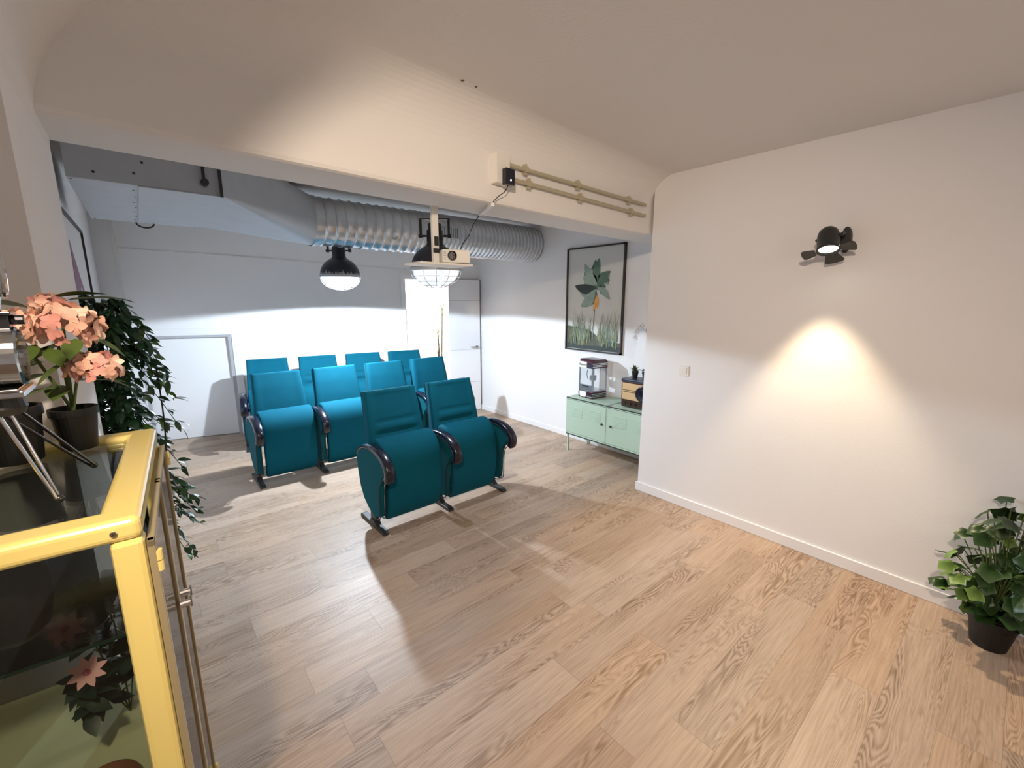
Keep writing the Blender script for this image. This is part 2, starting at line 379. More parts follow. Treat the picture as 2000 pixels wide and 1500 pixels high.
PANEL = [(.43, .50), (.415, .38), (.385, .27), (.33, .185), (.25, .13), (.15, .10), (.055, .125), (.045, .20), (.040, .30), (.028, .38), (-.005, .44), (-.055, .49),
         (-.075, .53), (-.04, .58), (.03, .61), (.14, .622), (.26, .607), (.36, .572)]
def stanchion(t, u):
    obj('side_panel', prism(B(), PANEL, u-.021, u+.021), SIDEFAB, t, bevel=0.006)
    obj('armrest', arm_mesh(u), BLACKP, t, smooth=True)
    edge = smoothpath([(u, .155, .093), (u, .06, .108), (u, .038, .18), (u, .034, .30), (u, .018, .385), (u, -.02, .435), (u, -.06, .47)], 4)
    bm = B()
    for sg in (-1, 1): tube(bm, [p+Vector((sg*.0205, 0, 0)) for p in edge], .0042, 6)
    obj('edge_trim', bm, BLACKP, t)
    obj('post', bx((u-.0155, .155, .018), (u+.0155, .235, .30)), BLACKM, t, bevel=.003)
    obj('foot', prism(B(), [(0, 0), (.415, 0), (.415, .022), (.385, .034), (.25, .028), (.22, .06), (.165, .06), (.13, .028), (.03, .026), (0, .012)], u-.024, u+.024), BLACKM, t, bevel=.003)
def make_seat(name, label, group, creased=True):
    t = thing(name, label, 'seat', group=group)
    P = lambda v, z: (v, z)
    cl = [(.325, .50), (.345, .60), (.372, .72), (.405, .85), (.435, .955), (.445, .995)]
    def bk(s, tt):
        k = (tt+1)/2*(len(cl)-1); i = min(int(k), len(cl)-2); f = k-i
        v = cl[i][0]*(1-f)+cl[i+1][0]*f; z = cl[i][1]*(1-f)+cl[i+1][1]*f
        hw = .243-.028*((z-.5)/.5)
        return Vector((s*hw, v, z)), Vector((0, -1, .22)).normalized()
    def crease(s, tt):
        z = .50+(tt+1)/2*.495; d = 0
        inner = 1/(1+math.exp((abs(s)-.74)*28))
        if creased:
            for zc, a, w_ in ((.722, .013, .010), (.652, .013, .010)):
                d -= a*math.exp(-((z-zc)/w_)**2)*inner
            d -= .012*inner*(1/(1+math.exp((z-.90)*40)))*(1/(1+math.exp((.73-z)*60)))
            d += .004*inner*math.exp(-((z-.688)/.02)**2)
        else: d -= .004*inner
        return d
    bm = pillow(B(), bk, .085, 28, 60, 9, crease); obj('backrest', bm, FABRIC, t, smooth=True)
    cs = smoothpath([(0, .118, .085), (0, .078, .14), (0, .052, .26), (0, .045, .40), (0, .060, .53), (0, .095, .60), (0, .150, .640), (0, .215, .650)], 6)
    def st(s, tt):
        k = (tt+1)/2*(len(cs)-1); i = min(int(k), len(cs)-2); f = k-i
        p = cs[i].lerp(cs[i+1], f); d = (cs[i+1]-cs[i]).normalized(); n = Vector((0, -d.z, d.y))
        return Vector((s*(.232+.006*tt), p.y+.03, p.z-.012)), n
    bm = pillow(B(), st, .075, 18, 30, 10); obj('seat_cushion', bm, FABRIC, t, smooth=True)
    obj('back_shell', prism(B(), [(.375, .42), (.41, .42), (.50, .985), (.487, .99), (.42, .70)], -.215, .215), SIDEFAB, t, bevel=.01)
    bm = B(); rod(bm, (-.26, .24, .43), (.235, .24, .43), .014); box(bm, (-.262, .26, .40), (-.245, .40, .56)); box(bm, (.222, .26, .40), (.235, .40, .56))
    obj('seat_bracket', bm, BLACKM, t)
    stanchion(t, -.2825)
    return t
def dup(t, name):
    r = t.copy(); COL.objects.link(r); r.name = name
    for c in list(t.children):
        d = c.copy(); COL.objects.link(d); d.parent = r
    return r
rows = [(1.173, 2.809, 0.8, 2, True), (0.658, 4.291, 0.0, 4, False), (0.742, 5.480, -9.0, 4, True)]
names = [['teal tip-up cinema seat at front, left one of the front pair', 'teal tip-up cinema seat at front, right one of the front pair with both armrests clear'],
         ['blue cinema seat leftmost in middle row with its full tipped seat showing', 'blue cinema seat second from left in middle row, beside the leftmost one', 'blue cinema seat third from left in middle row, its back just above the front pair', 'blue cinema seat rightmost in middle row, nearest the doorway'],
         ['teal cinema seat leftmost in rear row beside the small white access door', 'teal cinema seat second from left in rear row against the bright wall', 'teal cinema seat third from left in rear row against the bright wall', 'teal cinema seat rightmost in rear row by the doorway jamb']]
grp = ['front pair of cinema seats', 'middle row of four cinema seats', 'rear row of four cinema seats']
protoC = make_seat('cinema_seat', 'x', 'x', True); protoP = make_seat('cinema_seat', 'x', 'x', False)
used = set()
for ri, (x0, y0, a, n, cr) in enumerate(rows):
    a = math.radians(a); src = protoC if cr else protoP; pitch = .565 if n == 2 else .561
    for i in range(n):
        if src.name in used: t = dup(src, 'cinema_seat')
        else: t = src; used.add(src.name)
        q = (i+.5)*pitch
        t.location = (x0+q*math.cos(a), y0+q*math.sin(a), 0); t.rotation_euler = (0, 0, a)
        t['label'] = names[ri][i]; t['group'] = grp[ri]
        t['_n'] = (ri, i)
for t in [o for o in COL.objects if '_n' in o.keys()]:
    ri, i = t['_n']; del t['_n']
    if i == rows[ri][3]-1: stanchion(t, .2825)

# ------------------------------------------------------------------ air duct
duct = thing('ventilation_duct', 'galvanised metal ventilation duct running along the theatre ceiling with ribbed round pipe', 'duct', (0, 0, 0))
M = Matrix.Translation((1.235, 4.25, 2.385)) @ Matrix.Rotation(PI/2, 4, 'Y')
prof = []; Lc = 2.70; x = 0; Rr = .205
prof.append((Rr+.012, 0)); prof.append((Rr+.012, .02))
while x < Lc-.06:
    x += .055 if x > .9 else .088
    prof += [(Rr, x-.012), (Rr+.002, x-.006), (Rr+.008, x-.003), (Rr+.008, x+.003), (Rr+.002, x+.006), (Rr, x+.012)]
prof.append((Rr, Lc))
obj('round_pipe', lathe(B(), prof, 56, M), GALV, duct, smooth=True)
Z0 = 2.30
box_b = bx((-.205, 3.2, Z0), (.455, 4.7, 2.62)); obj('plenum_box', box_b, GALVP, duct, bevel=.004)
RIV = [Matrix.Translation((.05+.008*(i % 2), 3.35+i*.2, Z0)) for i in range(7)]
RIV += [Matrix.Translation((x, y, Z0)) for x, y in ((-.19, 3.23), (.1, 3.225), (.44, 3.25), (.44, 3.7), (.44, 4.2), (.43, 4.66), (-.18, 4.66), (.12, 4.67))]
RIV += [Matrix.Translation((x, 3.2, z)) @ Matrix.Rotation(-PI/2, 4, 'X') for x, z in ((.06, 2.36), (.1, 2.42), (-.1, 2.34))]
for q in RIV: obj('rivet', lathe(B(), [(.0005, -.004), (.007, 0)], 8, q), BLACKM, duct)
obj('access_panel', bx((.07, 3.195, Z0-.006), (.45, 4.6, Z0)), GALVP, duct, bevel=.002)
bm = B(); tube(bm, [(.11+.055*math.cos(a), 4.66, Z0-.005-.035*math.sin(a)) for a in [PI*k/12 for k in range(13)]], .006); obj('pull_handle', bm, BLACKM, duct)
bm = B(); box(bm, (.36, 3.17, Z0+.05), (.375, 3.185, 2.64)); box(bm, (.44, 3.175, Z0-.01), (.455, 3.19, 2.64)); lathe(bm, [(.02, -.02), (.02, .02)], 12, Matrix.Translation((.37, 3.18, Z0+.06)) @ Matrix.Rotation(PI/2, 4, 'X'), True)
obj('hanger', bm, BLACKM, duct)
# square-to-round transition
bm = B(); nseg = 48; A = []; Bq = []
corn = [(4.65, Z0+.005), (4.65, 2.61), (3.22, 2.61), (3.22, Z0+.005)]
def sq(k):
    # walk the rectangle matching circle angles
    a = 2*PI*k/nseg; i = int(((a+PI/4) % (2*PI))/(PI/2)); f = (((a+PI/4) % (2*PI))/(PI/2))-i
    p = [(4.65, Z0+.005), (4.65, 2.61), (3.22, 2.61), (3.22, Z0+.005)]
    q0 = p[i]; q1 = p[(i+1) % 4]
    f = 0 if f < .0 else f
    e = min(1, max(0, (f-.42)/.16)); return (q0[0]*(1-e)+q1[0]*e, q0[1]*(1-e)+q1[1]*e)
for k in range(nseg):
    a = 2*PI*k/nseg; y, z = sq(k); A.append(bm.verts.new((.455, y, z))); Bq.append(bm.verts.new((1.245, 4.25+.21*math.cos(a), 2.385+.21*math.sin(a))))
for k in range(nseg): bm.faces.new((A[k], A[(k+1) % nseg], Bq[(k+1) % nseg], Bq[k]))
bm.faces.new(Bq); bmesh.ops.remove_doubles(bm, verts=bm.verts, dist=.0005)
obj('transition_piece', bm, GALVP, duct)
bm = B()
for i in range(11): box(bm, (2.40+i*.026, 4.035, 2.34), (2.415+i*.026, 4.045, 2.44))
box(bm, (2.39, 4.04, 2.33), (2.70, 4.05, 2.345)); box(bm, (2.39, 4.04, 2.435), (2.70, 4.05, 2.45)); obj('air_grille', bm, GALVP, duct)
bm = B(); lathe(bm, [(.0005, -.012), (.035, -.01), (.035, 0)], 16, Matrix.Translation((1.95, 4.06, 2.30)) @ Matrix.Rotation(PI/2, 4, 'X')); obj('warning_sticker', bm, WHITEP, duct)

# ------------------------------------------------------------------ hanging lamps
def tatter_mat():
    m = mat('dark_painted_dome', (0.018, 0.018, 0.03), 0.35, 0.2); nt = m.node_tree; N = nt.nodes; L = nt.links
    tc = N.new('ShaderNodeTexCoord'); sp = N.new('ShaderNodeSeparateXYZ'); L.new(tc.outputs['Object'], sp.inputs[0])
    at = N.new('ShaderNodeMath'); at.operation = 'ARCTAN2'; L.new(sp.outputs[1], at.inputs[0]); L.new(sp.outputs[0], at.inputs[1])
    n = N.new('ShaderNodeTexNoise'); n.noise_dimensions = '1D'; n.inputs['Scale'].default_value = 7; n.inputs['Detail'].default_value = 4; n.inputs['Roughness'].default_value = .8; L.new(at.outputs[0], n.inputs['W'])
    mu = N.new('ShaderNodeMath'); mu.operation = 'MULTIPLY_ADD'; mu.inputs[1].default_value = .16; mu.inputs[2].default_value = -.055; L.new(n.outputs[0], mu.inputs[0])
    lt = N.new('ShaderNodeMath'); lt.operation = 'LESS_THAN'; L.new(sp.outputs[2], lt.inputs[0]); L.new(mu.outputs[0], lt.inputs[1])
    mx = N.new('ShaderNodeMix'); mx.data_type = 'RGBA'; L.new(lt.outputs[0], mx.inputs[0]); mx.inputs[6].default_value = (.018, .018, .03, 1); mx.inputs[7].default_value = (.34, .33, .34, 1)
    L.new(mx.outputs[2], N['Principled BSDF'].inputs['Base Color']); return m
DOME = tatter_mat()
def make_lamp(loc, label, bulb_strength, drop):
    t = thing('pendant_lamp', label, 'lamp', loc, 0, 'industrial dome lamps hanging in the theatre')
    R = .192
    prof = [(.045, .30), (.062, .29), (.064, .19), (.075, .178)] + [(R*math.sin(a), .188*math.cos(a)) for a in [.42+ (PI/2-.42)*k/12 for k in range(13)]]
    prof += [(R-.004, 0)] + [((R-.006)*math.sin(a), .18*math.cos(a)) for a in [PI/2-(PI/2-.1)*k/10 for k in range(11)]]
    obj('dome_shade', lathe(B(), prof, 48), DOME, t, smooth=True)
    bm = lathe(B(), [(.005, .345), (.045, .343), (.052, .335), (.052, .295), (.045, .29)], 28); obj('lamp_housing', bm, BLACKM, t)
    bm = lathe(B(), [(R+.004, -.012), (R+.006, .0), (R+.004, .012), (R-.006, .012), (R-.006, -.012), (R+.004, -.012)], 48); obj('rim_ring', bm, GALVP, t)
    em = mat('lit_diffuser', (.9, .95, 1), .3, emit=(.82, .93, 1), estr=bulb_strength)
    bm = lathe(B(), [(R-.012, -.01)]+[((R-.014)*math.cos(a), -.01-.118*math.sin(a)) for a in [PI/2*k/12 for k in range(1, 12)]]+[(.002, -.128)], 40); obj('lit_glass', bm, em, t, smooth=True)
    bm = B(); cage = mat('cage_wire', (.7, .72, .74), .4) if bulb_strength < 2 else BLACKM
    for k in range(12):
        a = 2*PI*k/12
        tube(bm, [((R+.002)*math.cos(b)*math.cos(a), (R+.002)*math.cos(b)*math.sin(a), -.012-.128*math.sin(b)) for b in [PI/2*j/8 for j in range(9)]], .0022, 5)
    for b in (.35, .7, 1.05):
        rr_ = (R+.002)*math.cos(b); zz = -.012-.128*math.sin(b)
        tube(bm, [(rr_*math.cos(2*PI*k/32), rr_*math.sin(2*PI*k/32), zz) for k in range(33)], .0022, 5)
    obj('wire_cage', bm, CHROME, t)
    bm = B(); cr_, sr_ = math.cos(-yaw), math.sin(-yaw)
    Mr = Matrix.Rotation(-yaw, 4, 'Z')
    for s in (-1, 1):
        box(bm, (s*.108-.008, -.012, .235), (s*.108+.008, .012, .375), Mr)
        rod(bm, Mr @ Vector((s*.05, 0, .25)), Mr @ Vector((s*.125, 0, .25)), .008)
        lathe(bm, [(.016, -.006), (.016, .006)], 12, Mr @ Matrix.Translation((s*.118, 0, .25)) @ Matrix.Rotation(PI/2, 4, 'Y'), True)
    box(bm, (-.118, -.012, .368), (.118, .012, .378), Mr)
    rod(bm, (0, 0, .34), (0, 0, .37), .006); obj('yoke_bracket', bm, BLACKM, t)
    bm = rod(B(), (0, 0, .378), (0, 0, drop), .008); lathe(bm, [(.05, drop-.012), (.05, drop)], 20, Matrix(), True)
    obj('ceiling_rod', bm, WHITEP, t)
make_lamp(LAMP_A, 'dark dome pendant lamp with bright white glass below the round duct', 6, ZC-1.93)
make_lamp(LAMP_B, 'dark dome pendant lamp with wire cage hanging behind the projector shelf', 0.75, ZC-1.93)

# ------------------------------------------------------------------ projector on its ceiling mount
t = thing('projector_mount', 'white projector mounting pole and shelf hanging from the beam', 'mount', (1.345, 2.28, 1.905))
obj('pole', bx((-.019, -.012, 0), (.019, .012, .315)), WHITEP, t, bevel=.002)
obj('shelf_plate', bx((-.155, -.10, -.012), (.195, .09, 0)), WHITEP, t, bevel=.002)
bm = bx((-.02, -.016, .06), (.02, -.012, .085)); box(bm, (-.012, -.02, .10), (.012, -.012, .15)); obj('clamp', bm, BLACKM, t)
t = thing('projector', 'small white projector with dark round lens on the hanging shelf', 'projector', (1.46, 2.25, 1.905))
t.rotation_euler = (0, 0, -0.35)
obj('body', bx((-.09, -.07, .003), (.075, .07, .078)), WHITEP, t, bevel=.008)
obj('lens', lathe(B(), [(.001, .0), (.02, .0), (.022, .012), (.026, .014), (.026, -.002)], 24, Matrix.Translation((-.035, -.07, .043)) @ Matrix.Rotation(PI/2, 4, 'X')), BLACKP, t)
bm = B(); [box(bm, (-.083, -.0715, .02+.01*i), (-.068, -.069, .024+.01*i)) for i in range(5)]; obj('vent', bm, GREYTRIM_SHADE, t)

# ------------------------------------------------------------------ junction box, adapter, cables, conduits on the beam
PZ = (2.432, 2.432, 2.362, 2.352)
def onb(x, dy, z): return BM @ Vector((x, dy, z))
tag(obj('junction_box', bx((1.538, -.05, 2.318), (1.64, 0, 2.468), BM), WHITEP, bevel=.004), 'white electrical box on the beam face where two conduits start', 'electrical box')
t = thing('power_adapter', 'black power adapter with a lit dot plugged into the box on the beam', 'adapter', onb(1.612, -.05, 2.352), math.atan(.065))
obj('body', bx((-.033, -.035, -.042), (.033, 0, .042)), BLACKP, t, bevel=.005)
obj('status_light', lathe(B(), [(.0005, 0), (.004, .001), (.004, -.002)], 10, Matrix.Translation((0, -.036, -.018)) @ Matrix.Rotation(PI/2, 4, 'X')), mat('status_led', (1, 1, 1), .3, emit=(.9, 1, 1), estr=8), t)
tag(obj('adapter_wire', tube(B(), smoothpath([onb(1.61, -.065, 2.31), onb(1.60, -.05, 2.28), onb(1.565, -.03, 2.25), onb(1.545, -.012, 2.222)], 5), .0025, 6), BLACKP), 'thin dark cord curving from the adapter down the beam face', 'cord')
bm = B(); Mx, l = align(onb(1.545, -.012, 2.211), (1.648, 2.25, 2.211)); box(bm, (-.009, -.009, 0), (.009, .009, l), Mx)
tag(obj('cable_cover', bm, WHITEP), 'short white cable channel crossing the underside of the beam', 'cable cover')
tag(obj('hanging_wire', tube(B(), smoothpath([(1.645, 2.25, 2.21), (1.63, 2.30, 2.15), (1.61, 2.32, 2.09), (1.56, 2.31, 2.04), (1.52, 2.29, 1.995), (1.49, 2.29, 1.975)], 5), .003, 6), BLACKP), 'black cord hanging from the beam to the projector', 'cord')
for z0, z1, zs, lab in ((PZ[0], PZ[1], 0, 'upper beige conduit pipe along the beam face'), (PZ[2], PZ[3], 1, 'lower beige conduit pipe along the beam face')):
    t = thing('conduit_pipe', lab, 'pipe', (0, 0, 0), 0, 'beige conduits on the beam'); t.matrix_world = BM
    x0 = 1.64
    obj('pipe', rod(B(), (x0, -.022, z0), (3.14, -.022, z1), .0115, 14), BEIGEP, t, smooth=False)
    for x in ((1.79, 2.28, 2.90) if not zs else (1.82, 2.31, 2.94)):
        zz = z0+(z1-z0)*(x-x0)/(3.14-x0)
        bm = bx((x-.012, -.037, zz-.016), (x+.012, 0, zz+.016)); box(bm, (x-.006, -.03, zz-.03), (x+.006, 0, zz+.03))
        obj('pipe_clip', bm, BEIGEP, t, bevel=.002)

# ------------------------------------------------------------------ barn-door wall spotlight
t = thing('wall_spotlight', 'black barn-door spotlight fixed high on the near right wall, switched on', 'spotlight', (XR, .80, 2.05))
obj('wall_plate', prism(B(), [(.028*math.cos(q)-.03, .075*math.sin(q)) for q in [2*PI*k/20 for k in range(20)]], -.03, 0), BLACKM, t, bevel=.004)
HD = Matrix.Translation((-.145, .025, -.005)) @ Vector((-.45, -.22, -1)).to_track_quat('Z', 'Y').to_matrix().to_4x4()
bm = B(); box(bm, (-.10, -.012, -.004), (-.02, .012, .012)); tube(bm, smoothpath([(-.03, 0, .005), (-.08, -.03, .03), (-.145, -.035, .02)], 5), .010); tube(bm, smoothpath([(-.03, 0, .005), (-.09, .06, .02), (-.145, .085, -.005)], 5), .008); obj('arm', bm, BLACKM, t)
bm = lathe(B(), [(.002, -.075), (.030, -.072), (.046, -.055), (.054, -.03), (.056, .0), (.056, .055), (.06, .06), (.06, .072), (.052, .072), (.05, .02), (.002, .015)], 32, HD)
obj('lamp_can', bm, BLACKM, t, smooth=True)
obj('lit_lens', lathe(B(), [(.001, .058), (.03, .062), (.05, .056)], 28, HD), mat('lit_spot_lens', (1, .95, .85), .3, emit=(1, .93, .78), estr=12), t)
for wd in (Vector((0, 1, 0)), Vector((0, -1, 0)), Vector((1, 0, 0))):
    hl = HD.to_3x3().inverted() @ wd; Mh = HD @ Matrix.Rotation(math.atan2(hl.y, hl.x), 4, 'Z')
    bm = B(); Mf = Mh @ Matrix.Translation((.062, 0, .068)) @ Matrix.Rotation(-.25 if wd.x else -.1, 4, 'Y')
    prism(bm, [(0, -.03), (.012, -.036), (.055, -.05), (.066, -.038), (.07, 0), (.066, .038), (.055, .05), (.012, .036), (0, .03)], -.0012, .0012, 'xy', Mf)
    fl = obj('barn_door_flap', bm, BLACKM, t)
    bm = B(); [rod(bm, Mf @ Vector((-.006, y-.008, 0)), Mf @ Vector((-.006, y+.008, 0)), .004, 8) for y in (-.02, .02)]; obj('hinge', bm, CHROME, fl)

# ------------------------------------------------------------------ framed botanical print
t = thing('framed_picture', 'large dark-framed botanical print in grey greens above the mint cabinet', 'picture', (3.94, 0, 0))
y0_, y1_, z0_, z1_ = 2.805, 3.62, 1.11, 2.285
bm = B(); fw = .016
for lo, hi in (((-.032, y0_, z0_), (0, y0_+fw, z1_)), ((-.032, y1_-fw, z0_), (0, y1_, z1_)), ((-.032, y0_, z0_), (0, y1_, z0_+fw)), ((-.032, y0_, z1_-fw), (0, y1_, z1_))): box(bm, lo, hi)
obj('frame', bm, FRAMEB, t)
obj('print_sheet', bx((-.015, y0_+.01, z0_+.01), (-.005, y1_-.01, z1_-.01)), PAPER, t)
def pcol(name, c): return mat(name, c, .7, var=.35, vscale=14)
art = [pcol('art_green', (.10, .17, .13)), pcol('art_grey_green', (.27, .36, .31)), pcol('art_dark', (.035, .05, .048)), pcol('art_olive', (.22, .23, .12)), pcol('art_orange', (.75, .36, .10)), pcol('art_ground', (.09, .10, .07))]
rng = random.Random(4); bm = B()
def AP(u, v, k): return Vector((-.0155-.0004*k, y1_-.02-u*(y1_-y0_-.04), z0_+.02+v*(z1_-z0_-.04)))   # u left->right, v up
def ablob(pts, mi, k):
    f = bm.faces.new([bm.verts.new(AP(u, v, k)) for u, v in pts]); f.material_index = mi
def aleaf(u, v, du, dv, w_, mi, k):
    n = 10; l = math.hypot(du, dv*1.44); px, py = -dv*1.44/l*w_, du/l*w_/1.44; L_ = []; R_l = []
    for i in range(n+1):
        s = i/n; e = math.sin(PI*s)**.8; c = (u+du*s+px*.5*math.sin(PI*s), v+dv*s+py*.5*math.sin(PI*s)); L_.append((c[0]+px*e, c[1]+py*e)); R_l.append((c[0]-px*e, c[1]-py*e))
    ablob(L_+R_l[::-1][1:-1], mi, k)
def ablade(u, v, du, dv, w_, mi, k, curl=.0):
    n = 6; A_ = []; B_ = []
    for i in range(n+1):
        s = i/n; c = (u+du*s*s+curl*s, v+dv*s-abs(du)*.25*s*s); A_.append((c[0]-w_*(1-s), c[1])); B_.append((c[0]+w_*(1-s)+.0005, c[1]))
    ablob(A_+B_[::-1], mi, k)
ablob([(0, 0), (1, 0), (1, .09), (.8, .10), (.62, .13), (.45, .20), (.25, .22), (0, .235)], 5, 1)
ablob([(0, 0), (1, 0), (1, .05), (.6, .045), (.3, .035), (0, .06)], 2, 2)
for (u, v, du, dv, w_, mi) in ((.55, .62, -.42, .02, .07, 2), (.56, .64, -.25, .22, .06, 1), (.56, .66, .02, .24, .07, 0), (.57, .63, .22, .14, .06, 0), (.56, .62, .24, -.12, .05, 1), (.52, .60, -.26, -.17, .08, 1), (.54, .6, -.1, -.16, .05, 0), (.55, .66, -.12, .10, .09, 1), (.60, .66, .08, .1, .05, 0)):
    aleaf(u, v, du, dv, w_, mi, 3+rng.randint(0, 5))
for i in range(26):
    a_ = rng.uniform(0, 2*PI); L0 = rng.uniform(.14, .30)
    aleaf(.52+rng.uniform(-.12, .08), .66+rng.uniform(-.08, .06), math.cos(a_)*L0, math.sin(a_)*L0*.55+.02, rng.uniform(.03, .06), rng.choice([0, 1, 1, 2]), 1.2+i*.06)
aleaf(.56, .55, -.06, -.16, .035, 4, 9); aleaf(.55, .55, .02, -.13, .025, 4, 10)
ablob([(.545, .56), (.555, .56), (.50, .16), (.49, .16)], 2, 2)
for i in range(120):
    u = rng.choice([rng.gauss(.28, .09), rng.gauss(.78, .10)]); u = min(.95, max(.05, u))
    ablade(u, rng.uniform(.03, .14), rng.uniform(-.16, .16), rng.uniform(.14, .32), .007, rng.choice([3, 3, 1, 0]), 11+i*.1)
for v in bm.verts:
    v.co.y = min(y1_-.018, max(y0_+.018, v.co.y)); v.co.z = max(z0_+.018, v.co.z)
obj('printed_plant', bm, art, t)
# hall picture and left-wall picture
t = thing('hall_picture', 'small bluish mountain picture seen through the doorway', 'picture', (0, 0, 0)); t.matrix_world = BW @ Matrix.Translation((0, 1.75, 0))
HS = lambda s: s
obj('canvas', bx((2.90, -.03, 1.30), (3.318, 0, 1.77)), mat('pale_canvas', (.75, .75, .8), .8), t)
bm = prism(B(), [(2.92, 1.38), (3.08, 1.44), (3.18, 1.56), (3.25, 1.70), (3.28, 1.755), (3.31, 1.755), (3.31, 1.36)], -.032, -.0305, 'xz'); obj('painted_mountain', bm, mat('blue_grey_paint', (.22, .28, .40), .8, var=.5, vscale=12), t)
bm = prism(B(), [(2.91, 1.31), (2.91, 1.37), (3.31, 1.35), (3.31, 1.31)], -.033, -.031, 'xz'); obj('painted_ground', bm, mat('rose_paint', (.5, .3, .3), .8), t)
t = thing('side_picture', 'thin black-framed poster with a purple shape on the left theatre wall', 'picture', (-.32, 0, 0))
bm = B(); a, b, c, d = 3.45, 5.25, 1.1, 2.26
for lo, hi in (((0, a, c), (.025, a+.018, d)), ((0, b-.018, c), (.025, b, d)), ((0, a, c), (.025, b, c+.018)), ((0, a, d-.018), (.025, b, d))): box(bm, lo, hi)
obj('frame', bm, FRAMEB, t); obj('poster_sheet', bx((.002, a+.01, c+.01), (.010, b-.01, d-.01)), mat('poster_white', (.72, .70, .70), .6), t)
bm = prism(B(), [(4.22, 2.09), (4.42, 1.93), (4.72, 1.72), (4.95, 1.35), (3.9, 1.35), (4.12, 1.80)], .0105, .012); obj('purple_shape', bm, mat('purple_ink', (.25, .10, .17), .6), t)
bm = bx((.012, 4.40, 1.6), (.0135, 4.48, 1.78)); box(bm, (.012, 4.36, 1.45), (.0135, 4.46, 1.5)); obj('printed_detail', bm, mat('pale_ink', (.6, .55, .6), .6), t)

# ------------------------------------------------------------------ mint metal sideboard
SX, SY0, SY1, SZ = 3.54, 2.10, 3.235, .63
t = thing('metal_sideboard', 'mint green metal sideboard with louvred doors and thin legs against the wall', 'cabinet', (SX, SY0, 0))
W_ = SY1-SY0; D_ = 3.925-SX
bm = B(); box(bm, (0, 0, .20), (D_, W_, .215)); box(bm, (0, 0, .615), (D_, W_, .63)); box(bm, (0, 0, .2), (D_, .012, .63)); box(bm, (0, W_-.012, .2), (D_, W_, .63)); box(bm, (D_-.01, 0, .2), (D_, W_, .63)); box(bm, (0, W_/2-.01, .2), (.3, W_/2+.01, .63))
box(bm, (0, 0, .2), (.012, W_, .226)); box(bm, (0, 0, .608), (.012, W_, .63))
obj('body', bm, MINT, t, bevel=.003)
for k, (a, b) in enumerate(((.014, W_/2-.012), (W_/2+.012, W_-.014))):
    d = obj('door', bx((-.004, a, .230), (.010, b, .604)), MINT, t, bevel=.002); bm = B()
    for c in (.27, .72):
        yc = a+(b-a)*c; bm = bx((-.0055, yc-.08, .425), (-.003, yc+.08, .545))
        for i in range(5): box(bm, (-.010, yc-.075, .53-i*.024), (-.004, yc+.075, .536-i*.024), None)
        obj('louvre', bm, MINT, d)
    yk = (b-.045) if k == 0 else (a+.045)
    obj('knob', lathe(B(), [(.001, .016), (.011, .014), (.011, 0)], 14, Matrix.Translation((-.004, yk, .42)) @ Matrix.Rotation(-PI/2, 4, 'Y')), BLACKM, d)
for x in (.012, D_-.03):
    for y in (.012, W_-.03): obj('leg', bx((x, y, 0), (x+.018, y+.018, .2)), MINT, t)
# popcorn machine
MAROON = mat('maroon_enamel', (.06, .012, .025), .25, coat=.5); SILVER = mat('brushed_steel', (.55, .56, .6), .3, .9)
t = thing('popcorn_machine', 'vintage style popcorn machine with glass box and dark striped top on the mint sideboard', 'popcorn machine', (3.757, 3.045, SZ), -.12)
hx, hy = .105, .10
def ring(z0, z1, e, m, n): obj(n, bx((-hx-e, -hy-e, z0), (hx+e, hy+e, z1)), m, t, bevel=.004)
ring(0, .075, .006, MAROON, 'base'); ring(.335, .405, .008, MAROON, 'top')
bm = B(); prism(bm, [(-hx-.008, .405), (hx+.008, .405), (hx-.02, .43), (-hx+.02, .43)], -hy-.008, hy+.008, 'xz'); obj('roof', bm, MAROON, t, bevel=.004)
bm = B()
for z in (.018, .034, .050, .352, .368, .384): 
    e = .0085 if z < .1 else .0105
    for s in (-1, 1): box(bm, (-hx-e, s*(hy+e-.001)-.001, z), (hx+e, s*(hy+e-.001)+.001, z+.006)); box(bm, (s*(hx+e-.001)-.001, -hy-e, z), (s*(hx+e-.001)+.001, hy+e, z+.006))
obj('chrome_stripe', bm, CHROME, t)
bm = B()
for sx in (-1, 1):
    for sy in (-1, 1): box(bm, (sx*hx-.006, sy*hy-.006, .075), (sx*hx+.006, sy*hy+.006, .335))
box(bm, (-hx, -hy, .075), (hx, hy, .085)); obj('corner_post', bm, SILVER, t)
bm = B(); box(bm, (-hx, -hy, .08), (-hx+.003, hy, .335)); box(bm, (-hx, -hy, .08), (hx, -hy+.003, .335)); box(bm, (-hx, hy-.003, .08), (hx, hy, .335)); obj('glass_pane', bm, CGLASS, t)
obj('crumb_door', bx((-hx-.004, -hy+.012, .09), (-hx-.001, hy-.012, .15)), SILVER, t)
obj('door_handle', bx((-hx-.022, -.045, .133), (-hx-.004, .045, .143)), BLACKP, t, bevel=.003)
bm = lathe(B(), [(.001, .19), (.036, .19), (.04, .24), (.036, .246), (.001, .246)], 24); rod(bm, (0, 0, .246), (0, 0, .335), .006); obj('kettle', bm, SILVER, t)
bm = tube(B(), smoothpath([(0, .07, .335), (-.02, .075, .26), (-.03, .05, .205), (-.03, .03, .20)], 5), .003); obj('kettle_cord', bm, BLACKP, t)
fl = obj('name_plate', bx((-hx-.016, -hy*.2, .335), (-hx-.008, hy+.004, .405)), WHITEP, t, bevel=.003)
obj('lower_plate', prism(B(), [(.085, .072), (-.02, .072), (-.02, .03), (-.005, .012), (.07, .012), (.085, .03)], -hx-.012, -hx-.006), WHITEP, t)
